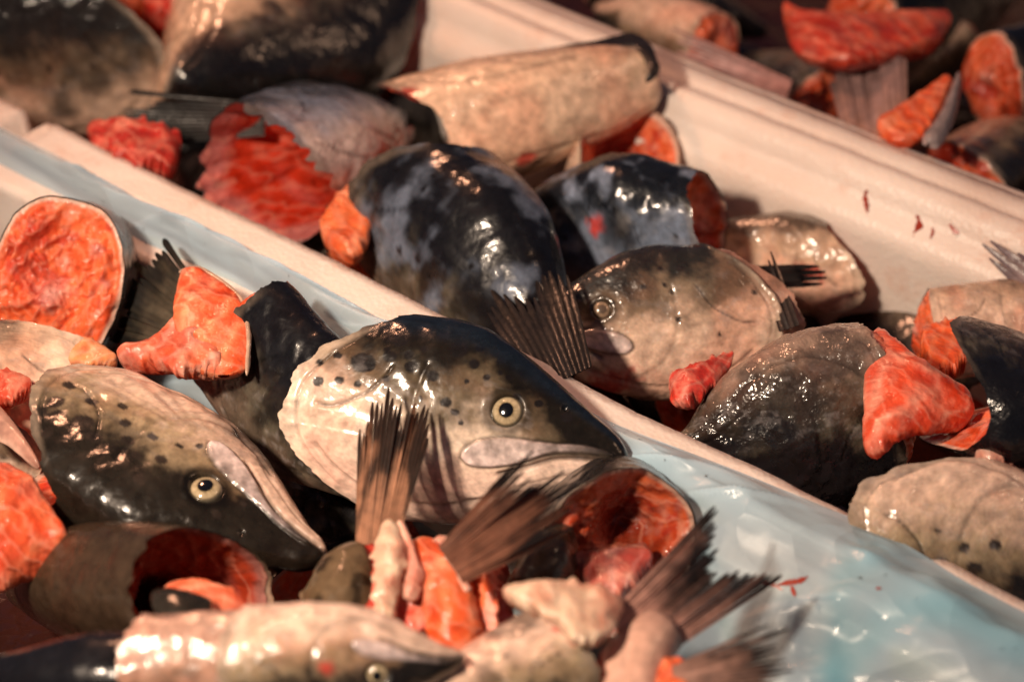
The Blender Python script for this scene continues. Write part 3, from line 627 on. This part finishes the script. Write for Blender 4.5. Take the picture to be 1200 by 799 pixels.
make_slab("jaw_rim", [(600,66,.018),(690,52,.026),(748,44,.028),(772,78,.026),(764,98,.02)], [(602,76,.018),(690,62,.026),(738,57,.028),(760,80,.026),(752,96,.02)], .004, skin_col((.02,.015,.014),(.06,.04,.03),4,-.3), M_SKIN, parent=heads['b_belly'][0], ragged=.2)
heads['b_oval'] = make_head("small cut piece with an oval opening of orange flesh below the belly-up head", (738, 180), (690, 245), -.02, None, 120, L=.10, pal='pale', hs=1.5, ws=2.0, rc=.05, seed=36, flesh=True, cavity=1.0, flesh_depth=.2, eyes=(), nspots=0, thr=.3)
heads['b_blue'] = make_head("mottled blue-grey head with a red blood spot behind the left-facing head", (835, 300), (590, 250), -.035, -.04, 28, pal='blue', rc=.12, hs=1.25, ws=1.3, seed=37, eyes=(), nspots=30, thr=.1, bluish=.9, blood=[(.48,.12,.05,1)])
heads['b_left_eye'] = make_head("head facing left with a clouded eye, black back and a blood-stained cheek", (908, 378), (590, 398), -.03, -.03, 0, pal='warm', hs=.98, res=(200, 200), seed=38, nspots=22, thr=.22, collar=.07, rc=.25, eye_col=1, blood=[(.62,-.2,.10,1),(.25,-.25,.08,1)], dirt=.15, eye_r=.72, mat=M_WET)
heads['b_glossy'] = make_head("large glossy dark head, its red wedge of cut flesh pointing right", (1040, 462), (790, 525), -.008, -.03, 190, pal='dark', hs=1.36, ws=1.4, rc=.05, res=(220, 220), seed=39, flesh=True, cavity=0, flesh_depth=-.10, eyes=(), nspots=10, thr=-.15, mat=M_ROUGH, wrinkle=2.2, dirt=.6)
heads['b_far_pink'] = make_head("pinkish blurred head behind the left-facing head near the back wall", (1020, 335), (810, 270), -.07, -.06, 20, pal='pale', hs=.85, seed=40, eyes=(), nspots=0, thr=.3, blood=[(.3,.05,.1,1)], mat=M_WET)
heads['b_far_red'] = make_head("dark red cut head against the back wall at the right edge", (1085, 325), (1290, 370), -.06, -.07, 150, pal='warm', hs=.8, rc=.05, flesh=True, cavity=.8, fdark=.6, seed=41, eyes=(), nspots=0, jag=.003)
heads['b_pink_right'] = make_head("pale pink head with orange cut flesh, above the mottled dark one", (1085, 395), (1300, 375), -.04, -.04, 200, pal='pale', hs=.85, rc=.05, flesh=True, cavity=0, flesh_depth=-.05, seed=42, eyes=(), nspots=0, thr=.5, jag=.003, mat=M_WET)
heads['b_dark_right'] = make_head("black mottled head with rounded back, cropped by the right edge", (1098, 438), (1330, 520), .02, .01, 70, pal='dark', hs=1.5, ws=1.7, seed=43, eyes=(), nspots=0, thr=0, dirt=.4, rc=.35, mat=M_ROUGH)
heads['b_gold'] = make_head("golden pink head with black spots at the lower right, beside the foam rim", (995, 600), (1330, 680), -.005, -.02, 10, pal='gold', hs=1.15, res=(200, 200), seed=44, eyes=(), thr=-.08, rc=.50, dirt=.5, mat=M_WET, wrinkle=1.6,
    spots=[(.45,.10,0.024),(.34,.12,0.030),(.40,.05,0.018),(.5,.16,0.021),(.38,.2,0.030),(.5,.02,0.018),(.3,.02,0.012),(.46,.2,0.024)])
# ------------------------------------------------------------------ back box
for i, (r_, s_, z_, rl, pl, lb, fl) in enumerate([
    ((1010, 40), (1200, -20), -.05, 160, 'dark', "dark head with orange cut flesh at the top of the back box", True),
    ((1165, 100), (1330, 60), -.04, 180, 'dark', "dark head with a round orange cut at the upper right edge", True),
    ((1250, 200), (1060, 190), -.06, 60, 'blue', "dark bluish head at the right edge behind the foam rim", False),
    ((700, -30), (900, 40), -.08, 90, 'dark', "black head deep in the back box at the top", False),
    ((900, 90), (1060, 120), -.10, 90, 'dark', "black head low in the back box behind the rim", False),
    ((1000, -60), (1170, -5), -.03, 110, 'blue', "pale blue glossy back at the very top right", False),
    ((835, 62), (700, 10), -.045, 190, 'warm', "pinkish head tucked behind the rim at the left of the back box", True),
    ((960, 120), (860, 70), -.06, 150, 'dark', "dark head with red cut flesh in the middle of the back box", True),
    ((1130, 40), (1040, 120), -.07, 200, 'brown', "brown head below the pale blue back in the back box", True),
    ((1120, 215), (1250, 150), -.05, 40, 'warm', "mottled head pressed against the rim in the back box", False)]):
    heads['c%d' % i] = make_head(lb, r_, s_, z_, z_ - .03, rl, pal=pl, hs=.8, rc=.03, seed=60 + i, eyes=(), nspots=0, thr=-.2, flesh=fl, cavity=.1, flesh_depth=-.06, res=(90, 90), fdark=.1)
# ------------------------------------------------------------------ heads lower in the heap, seen in the gaps
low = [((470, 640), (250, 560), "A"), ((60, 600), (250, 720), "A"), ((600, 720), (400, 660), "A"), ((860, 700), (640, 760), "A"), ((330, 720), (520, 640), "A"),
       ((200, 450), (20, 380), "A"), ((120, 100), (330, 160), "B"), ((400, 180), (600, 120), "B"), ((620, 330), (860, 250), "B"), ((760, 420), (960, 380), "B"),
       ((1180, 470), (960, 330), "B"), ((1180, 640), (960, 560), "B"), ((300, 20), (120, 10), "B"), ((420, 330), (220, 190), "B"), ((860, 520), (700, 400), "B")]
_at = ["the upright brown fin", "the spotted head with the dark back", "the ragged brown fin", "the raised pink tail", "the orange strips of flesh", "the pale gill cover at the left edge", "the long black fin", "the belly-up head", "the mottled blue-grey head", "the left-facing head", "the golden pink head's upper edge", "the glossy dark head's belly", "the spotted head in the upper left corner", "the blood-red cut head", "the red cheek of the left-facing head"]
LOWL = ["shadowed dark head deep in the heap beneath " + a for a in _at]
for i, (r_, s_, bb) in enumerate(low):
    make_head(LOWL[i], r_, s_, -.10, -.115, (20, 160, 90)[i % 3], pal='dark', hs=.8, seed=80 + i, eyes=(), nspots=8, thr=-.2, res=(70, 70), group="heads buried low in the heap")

# ------------------------------------------------------------------ fins, tails, scraps
FG = "cut fins sticking out of the heap"
f1 = make_fin((440, 640), (472, 446), .015, .055, 178, label="upright brown streaked fin standing in front of the frowning head", group=FG, spread=10, n=12, ragged=.20, split=.7, seed=3, base_w=.22, c0=(.40,.20,.12), c1=(.022,.014,.011), streak=1.3, curl=.06)
f2 = make_fin((528, 662), (676, 552), .045, .070, 170, label="ragged brown fin fanning right below the frowning mouth", group=FG, spread=16, n=12, ragged=.26, split=.55, seed=4, base_w=.28, c0=(.22,.095,.06), c1=(.008,.006,.006), curl=-.08)
f3 = make_fin((210, 372), (132, 322), -.01, -.01, 180, label="blackish fin spread against the liner between two cut heads", group=FG, spread=26, n=11, ragged=.25, split=.7, seed=5, base_w=.7, c0=(.06,.05,.035), c1=(.012,.011,.01))
f4 = make_fin((735, 752), (890, 622), .036, .052, 180, label="raised pink tail with dark forked tips over the plastic liner", name="fish_tail", cat="fish tail", group=FG, spread=9, n=14, fork=.32, ragged=.10, split=.8, seed=6, base_w=.34, c0=(.46,.24,.19), c1=(.012,.010,.011), curl=.05, streak=.35)
f5 = make_fin((790, 800), (948, 772), .035, .05, 175, label="feathered dark fin at the bottom edge beside the pink tail", group=FG, spread=16, n=11, ragged=.3, split=.5, seed=7, base_w=.25, c0=(.40,.22,.17), c1=(.02,.016,.016))
f6 = make_fin((660, 445), (595, 305), .0, .01, 180, label="black feathery fin hanging at the side of the big dark head", group=FG, spread=13, n=9, ragged=.35, split=.5, seed=8, base_w=.34, c0=(.011,.009,.009), c1=(.004,.004,.005))
f7 = make_fin((925, 385), (884, 266), -.01, .015, 180, label="sharp black fin standing up behind the left-facing head", group=FG, spread=1.5, n=3, ragged=.55, split=.25, seed=9, base_w=.17, c0=(.03,.022,.02), c1=(.012,.01,.01))
f8 = make_fin((880, 325), (975, 322), -.02, -.02, 180, label="short black fin lying flat near the back wall", group=FG, spread=3, n=3, ragged=.1, split=.5, seed=10, base_w=.28, c0=(.02,.015,.014), c1=(.010,.009,.009))
f9 = make_fin((310, 140), (120, 138), -.005, -.01, 180, label="long black fin behind the blood-red cut head", group=FG, spread=7, n=8, ragged=.25, split=.7, seed=12, base_w=.2, c0=(.02,.015,.014), c1=(.010,.009,.009))
f10 = make_fin((1235, 345), (1140, 272), -.02, -.0, 180, label="grey pink fin at the right edge against the back wall", group=FG, spread=1, n=3, ragged=.3, split=.3, seed=13, base_w=.36, c0=(.24,.16,.16), c1=(.10,.07,.085))
f11 = make_fin((1030, 190), (1012, 50), -.03, .0, 180, label="pale blurred tail upright in the back box", name="fish_tail", cat="fish tail", group=FG, spread=9, n=8, ragged=.1, split=.85, seed=14, base_w=.35, c0=(.42,.22,.17), c1=(.26,.16,.15))
f13 = make_fin((925, 105), (750, 50), -.02, -.01, 180, label="pinkish fin lying behind the back rim", group=FG, spread=8, n=7, ragged=.3, split=.5, seed=16, base_w=.12, c0=(.38,.17,.15), c1=(.36,.2,.19))
f14 = make_fin((205, 190), (118, 175), -.01, -.01, 180, label="dark red-brown fin below the long black one", group=FG, spread=14, n=8, ragged=.25, split=.5, seed=17, base_w=.3, c0=(.16,.03,.02), c1=(.02,.012,.01))
# fleshy roots of the fins (parts of the fins)
S_ = make_slab
CREAM = flesh_col((.72,.50,.36),(.80,.64,.48),.25,k=14); ORANGE = flesh_col((.74,.11,.03),(.82,.22,.09),.15,k=22); PINK = flesh_col((.66,.30,.22),(.78,.52,.42),.35,k=18); RED = flesh_col((.50,.03,.02),(.66,.16,.10),.7,k=20)
S_("cut_root", [(422,640,.018),(420,680,.016),(430,745,.005)], [(480,632,.018),(492,680,.014),(500,745,.005)], .004, flesh_col((.56,.05,.03),(.74,.22,.14),.6,k=18), M_FLESH, parent=f1, ragged=.25, relief=1.2, seed=2)
S_("white_membrane", [(446,612,.030),(436,660,.030),(440,738,.016)], [(462,606,.030),(478,650,.030),(462,732,.016)], .0022, CREAM, M_FLESH, parent=f1, ragged=.2, relief=1.5, seed=3, cup=-.4)
S_("pink_sinew", [(462,612,.028),(476,650,.026),(470,700,.02)], [(474,612,.028),(496,668,.026),(486,706,.02)], .0022, PINK, M_FLESH, parent=f1, ragged=.3, relief=1.2, seed=33, cup=-.3)
S_("skin_flap", [(418,632,.020),(368,660,.016),(330,755,.0)], [(436,650,.020),(444,700,.014),(428,755,.0)], .006, skin_col((.12,.08,.045),(.58,.40,.26),3,.1,.8), M_SKIN, parent=f1, ragged=.08, relief=.8, cup=-.45)
S_("cut_root", [(525,636,.020),(540,680,.010),(520,775,-.008)], [(556,640,.022),(584,700,.014),(588,775,-.005)], .004, ORANGE, M_FLESH, parent=f2, ragged=.12, relief=1.0, seed=5)
S_("torn_flesh", [(425,650,-.004),(432,700,-.006),(440,790,-.02)], [(592,650,-.004),(600,700,-.006),(600,790,-.02)], .010, RED, M_FLESH, parent=f2, ragged=.06, relief=1.2, seed=19, cup=-.1)
S_("flesh_strip", [(470,636,.016),(478,672,.018),(498,720,.014),(500,775,.0)], [(522,636,.016),(550,668,.018),(562,722,.014),(562,775,.0)], .0045, ORANGE, M_FLESH, parent=f2, ragged=.08, relief=.9, seed=9, cup=-.35)
S_("pink_sinew", [(508,628,.028),(520,650,.026),(536,690,.020)], [(548,632,.028),(552,660,.026),(550,700,.020)], .003, PINK, M_FLESH, parent=f2, ragged=.3, relief=1.2, seed=10)
S_("tail_stalk", [(680,850,.028),(698,775,.032),(715,745,.034),(752,712,.034)], [(768,850,.028),(782,785,.032),(790,765,.034),(805,742,.034)], .007, lambda t,a,V,n: lerp(np.array((.70,.42,.32)), np.array((.10,.06,.06)), sst(.45,1.05,t + n*.3 - .15*np.sin(a)))*(1+n[...,None]*.3), M_SKIN, parent=f4, ragged=.02, relief=.15, taper=.1, cup=-.4)
S_("cut_root", [(760,778,.030),(768,795,.032),(770,830,.03)], [(795,772,.030),(808,790,.032),(806,830,.03)], .005, ORANGE, M_FLESH, parent=f5, ragged=.2, relief=.8, seed=13)
SG = "scraps of raw flesh between the heads"
S_("flesh_scrap", [(-40,530,.0),(10,545,.004),(40,570,.002),(78,640,.0)], [(-40,690,.0),(10,672,.004),(40,664,.002),(84,656,.0)], .018, flesh_col((.66,.09,.03),(.76,.20,.09),.3,k=12), M_FLESH, "orange-red slab of flesh under the dark-backed head at the left edge", "flesh scrap", group=SG, ragged=.02, cup=-.3, relief=.5)
S_("flesh_scrap", [(-30,438,.0),(10,440,.004),(36,455,.0)], [(-30,478,.0),(8,474,.004),(38,462,.0)], .008, flesh_col((.60,.08,.04),(.75,.3,.2),.6), M_FLESH, "small blood-red lump at the left edge below the pale gill cover", "flesh scrap", group=SG, ragged=.2)
S_("skin_strip", [(-30,455,.014),(5,480,.012),(50,548,.008)], [(-30,505,.014),(5,515,.012),(42,548,.008)], .004, skin_col((.40,.22,.17),(.62,.42,.33),4,.3), M_SKIN, "smooth pinkish strip of skin crossing the dark head at the left edge", "skin scrap", group=SG, ragged=.04, relief=.3, cup=-.4)
S_("flesh_scrap", [(80,395,-.01),(105,400,.0),(138,425,-.005)], [(70,425,-.01),(100,430,.0),(136,432,-.005)], .007, flesh_col((.74,.30,.12),(.80,.46,.30),.1), M_FLESH, "peach-coloured flap of flesh beside the pale gill cover", "flesh scrap", group=SG, ragged=.15)
S_("flesh_scrap", [(140,415,.0),(185,402,.006),(215,385,.012),(255,405,.010)], [(140,428,.0),(185,432,.006),(215,440,.012),(268,440,.010)], .010, flesh_col((.70,.13,.05),(.82,.44,.34),.35), M_FLESH, "pink ragged flesh at the foot of the orange fan", "flesh scrap", group=SG, ragged=.2, relief=.9)
S_("flesh_scrap", [(188,688,.028),(232,680,.034),(278,700,.03),(302,745,.02)], [(196,708,.028),(228,712,.034),(246,732,.03),(238,760,.02)], .0035, flesh_col((.68,.14,.06),(.84,.40,.26),.2), M_FLESH, "orange strip of flesh in the cut end of the brown head", "flesh scrap", group=SG, ragged=.15)
S_("skin_scrap", [(178,690,.036),(205,686,.040),(250,705,.036)], [(185,735,.036),(215,745,.040),(245,728,.036)], .005, skin_col((.022,.018,.014),(.10,.07,.05),6,0), M_SKIN, "dark scrap of skin lying in the cut end of the brown head", "skin scrap", group=SG, ragged=.12, cup=-.4)
S_("skin_scrap", [(588,690,.0),(612,648,.008),(640,622,.0)], [(660,695,.0),(672,668,.008),(678,648,.0)], .012, skin_col((.05,.035,.025),(.22,.14,.09),7,-.3), M_SKIN, "brown skin flap between the ragged fin and the hollow cut head", "skin scrap", group=SG, ragged=.06, cup=-.4)
S_("flesh_scrap", [(590,692,.045),(640,684,.056),(700,695,.052),(728,712,.045)], [(600,712,.045),(645,728,.056),(690,760,.052),(716,745,.045)], .008, CREAM, M_FLESH, "cream ragged flesh on top of the speckled cream head", "flesh scrap", group=SG, ragged=.2, relief=1.0)
S_("flesh_scrap", [(665,640,-.005),(700,655,.0),(760,640,.0)], [(690,700,-.005),(725,705,.0),(768,665,.0)], .010, flesh_col((.46,.13,.10),(.74,.42,.38),.5), M_FLESH, "pink lump inside the hollow cut head", "flesh scrap", group=SG, ragged=.2, relief=1.0)
S_("flesh_wedge", [(1022,385,.018),(1045,395,.022),(1080,430,.022),(1138,468,.012)], [(1015,555,.004),(1030,535,.012),(1062,512,.018),(1140,498,.012)], .012, flesh_col((.74,.09,.035),(.86,.42,.30),.25,k=26), M_FLESH, parent=heads['b_glossy'][0], ragged=.05, relief=.5, cup=.08)
S_("flesh_scrap", [(785,445,-.012),(812,432,-.004),(858,415,-.012)], [(788,482,-.012),(820,470,-.004),(850,440,-.012)], .008, flesh_col((.62,.05,.03),(.80,.36,.28),.6), M_FLESH, "bright red flesh under the gill of the left-facing head", "flesh scrap", group=SG, ragged=.25, relief=.9)
S_("flesh_scrap", [(1075,395,-.02),(1100,385,-.02),(1135,385,-.02)], [(1085,450,-.02),(1110,445,-.02),(1135,430,-.02)], .012, ORANGE, M_FLESH, "orange flesh behind the red wedge of the glossy head", "flesh scrap", group=SG, ragged=.15)
S_("flesh_scrap", [(1135,540,.01),(1170,510,.012),(1240,490,.01)], [(1160,560,.01),(1190,545,.012),(1240,540,.01)], .012, PINK, M_FLESH, "pink scrap at the right edge above the golden pink head", "flesh scrap", group=SG, ragged=.15)
S_("flesh_scrap", [(755,200,-.03),(790,215,-.02),(830,265,-.04)], [(740,225,-.03),(780,245,-.02),(815,275,-.04)], .008, ORANGE, M_FLESH, "orange flesh at the back wall beside the oval cut piece", "flesh scrap", group=SG, ragged=.15)
S_("flesh_scrap", [(100,150,-.01),(150,145,-.005),(215,165,-.01)], [(110,180,-.01),(150,195,-.005),(205,210,-.01)], .010, RED, M_FLESH, "dark red flesh behind the broken notch of the rim", "flesh scrap", group=SG, ragged=.25, relief=.9)
S_("flesh_scrap", [(150,-20,.0),(200,-20,.0),(330,-20,.0)], [(180,30,.0),(240,25,.0),(320,20,.0)], .016, RED, M_FLESH, "red flesh at the top edge between the spotted and the pale head", "flesh scrap", group=SG, ragged=.2, relief=.9)
S_("flesh_scrap", [(915,5,-.01),(970,25,.0),(1120,20,-.01)], [(930,75,-.01),(1000,80,.0),(1095,60,-.01)], .012, flesh_col((.56,.06,.03),(.66,.16,.08),.6), M_FLESH, "large dark orange flesh in the back box", "flesh scrap", group=SG, ragged=.05, relief=.5)
S_("flesh_scrap", [(1020,150,.0),(1060,125,.004),(1112,90,.006)], [(1050,175,.0),(1085,160,.004),(1118,100,.006)], .008, ORANGE, M_FLESH, "bright orange wedge in the back box just behind the rim", "flesh scrap", group=SG, ragged=.1)
S_("skin_scrap", [(1075,165,.008),(1100,135,.012),(1122,85,.014)], [(1100,175,.008),(1118,140,.012),(1128,95,.014)], .005, skin_col((.25,.20,.20),(.50,.42,.42),4,.3), M_SKIN, "pale skin edge of the orange wedge in the back box", "skin scrap", group=SG, ragged=.1, cup=-.4)
# blood on the foam and on the liner
import bmesh
def stain(name, pts, w, parent, lift=.0007, seed=1):
    rng = np.random.RandomState(seed); c = np.array(catmull(pts, 10)); V = []
    for i, p in enumerate(c):
        d = c[min(i+1, len(c)-1)] - c[max(i-1, 0)]; n = np.cross(d, CAM - p); n /= np.linalg.norm(n) + 1e-9
        k = w * (1 - (2*i/(len(c)-1) - 1)**2 * .9) * rng.uniform(.5, 1.2); V += [p - n*k, p + n*k]
    V = np.array(V) + (CAM - c.mean(0)) / np.linalg.norm(CAM - c.mean(0)) * lift
    F = [(2*i, 2*i+1, 2*i+3, 2*i+2) for i in range(len(c)-1)]
    return obj(name, mesh(name, V, F, None, M_BLOOD), parent, parent.matrix_world.inverted())
def on_film(px, py):
    x, y = proj(VF); k = np.argmin((x - px) ** 2 + (y - py) ** 2); return VF.reshape(-1, 3)[k]
for i, (pts, w) in enumerate([([(889,681),(903,685),(917,688)], .0012), ([(908,684),(922,684),(935,681),(948,675)], .0018), ([(925,686),(929,693),(930,698)], .0014), ([(1028,689),(1034,687)], .0008)]):
    stain("blood_smear", [on_film(*p) for p in pts], w, linerA, .0012, i)
from mathutils.bvhtree import BVHTree
_w = [c_ for c_ in boxB.children if c_.name.startswith("side_wall")][-1]
_b = BVHTree.FromPolygons([v.co[:] for v in _w.data.vertices], [p.vertices[:] for p in _w.data.polygons])
def on_wall(px, py): return np.array(_b.ray_cast(Vector(CAM), Vector(ray(px, py)))[0])
for i, (pts, w) in enumerate([([(1016,222),(1014,232),(1016,250)], .0018), ([(1074,252),(1078,262),(1070,278)], .0026), ([(1112,262),(1118,270),(1124,274)], .0020), ([(1092,266),(1093,272),(1090,280)], .001)]):
    stain("blood_drip", [on_wall(a, b) for a, b in pts], w, boxB, .0008, i + 7)

# clinging water drops on the liner
rng = np.random.RandomState(5); DV, DF, off = [], [], 0
a_ = np.arange(8) / 8 * 2 * math.pi
for k in range(240):
    i_, j_ = rng.randint(20, 400), rng.randint(8, 100); p = VF[i_, j_]; r = rng.uniform(.0004, .0013) * rng.uniform(.6, 1.2)
    n = np.cross(VF[i_ + 1, j_] - p, VF[i_, j_ + 1] - p); n /= np.linalg.norm(n); n *= np.sign(n[2]); u = np.cross(n, [0, 1, 0]); u /= np.linalg.norm(u); w = np.cross(n, u)
    ring = lambda q, h: p + (u[None] * np.cos(a_)[:, None] + w[None] * np.sin(a_)[:, None]) * r * q + n * r * h
    V = np.concatenate([ring(1, 0), ring(.8, .4), ring(.4, .62), (p + n * r * .7)[None].repeat(8, 0)]); DV.append(V); DF.append(grid_faces(4, 8, True, off)); off += 32
M_DROP, nt, N, Lk, b = newmat("water"); b.inputs["Transmission Weight"].default_value = 1; b.inputs["IOR"].default_value = 1.33; b.inputs["Roughness"].default_value = .02
dr = obj("water_drops", mesh("water_drops", np.concatenate(DV), np.concatenate(DF), None, M_DROP)); dr["kind"] = "stuff"
tag(dr, "tiny clear water drops clinging to the plastic liner", "water drops")
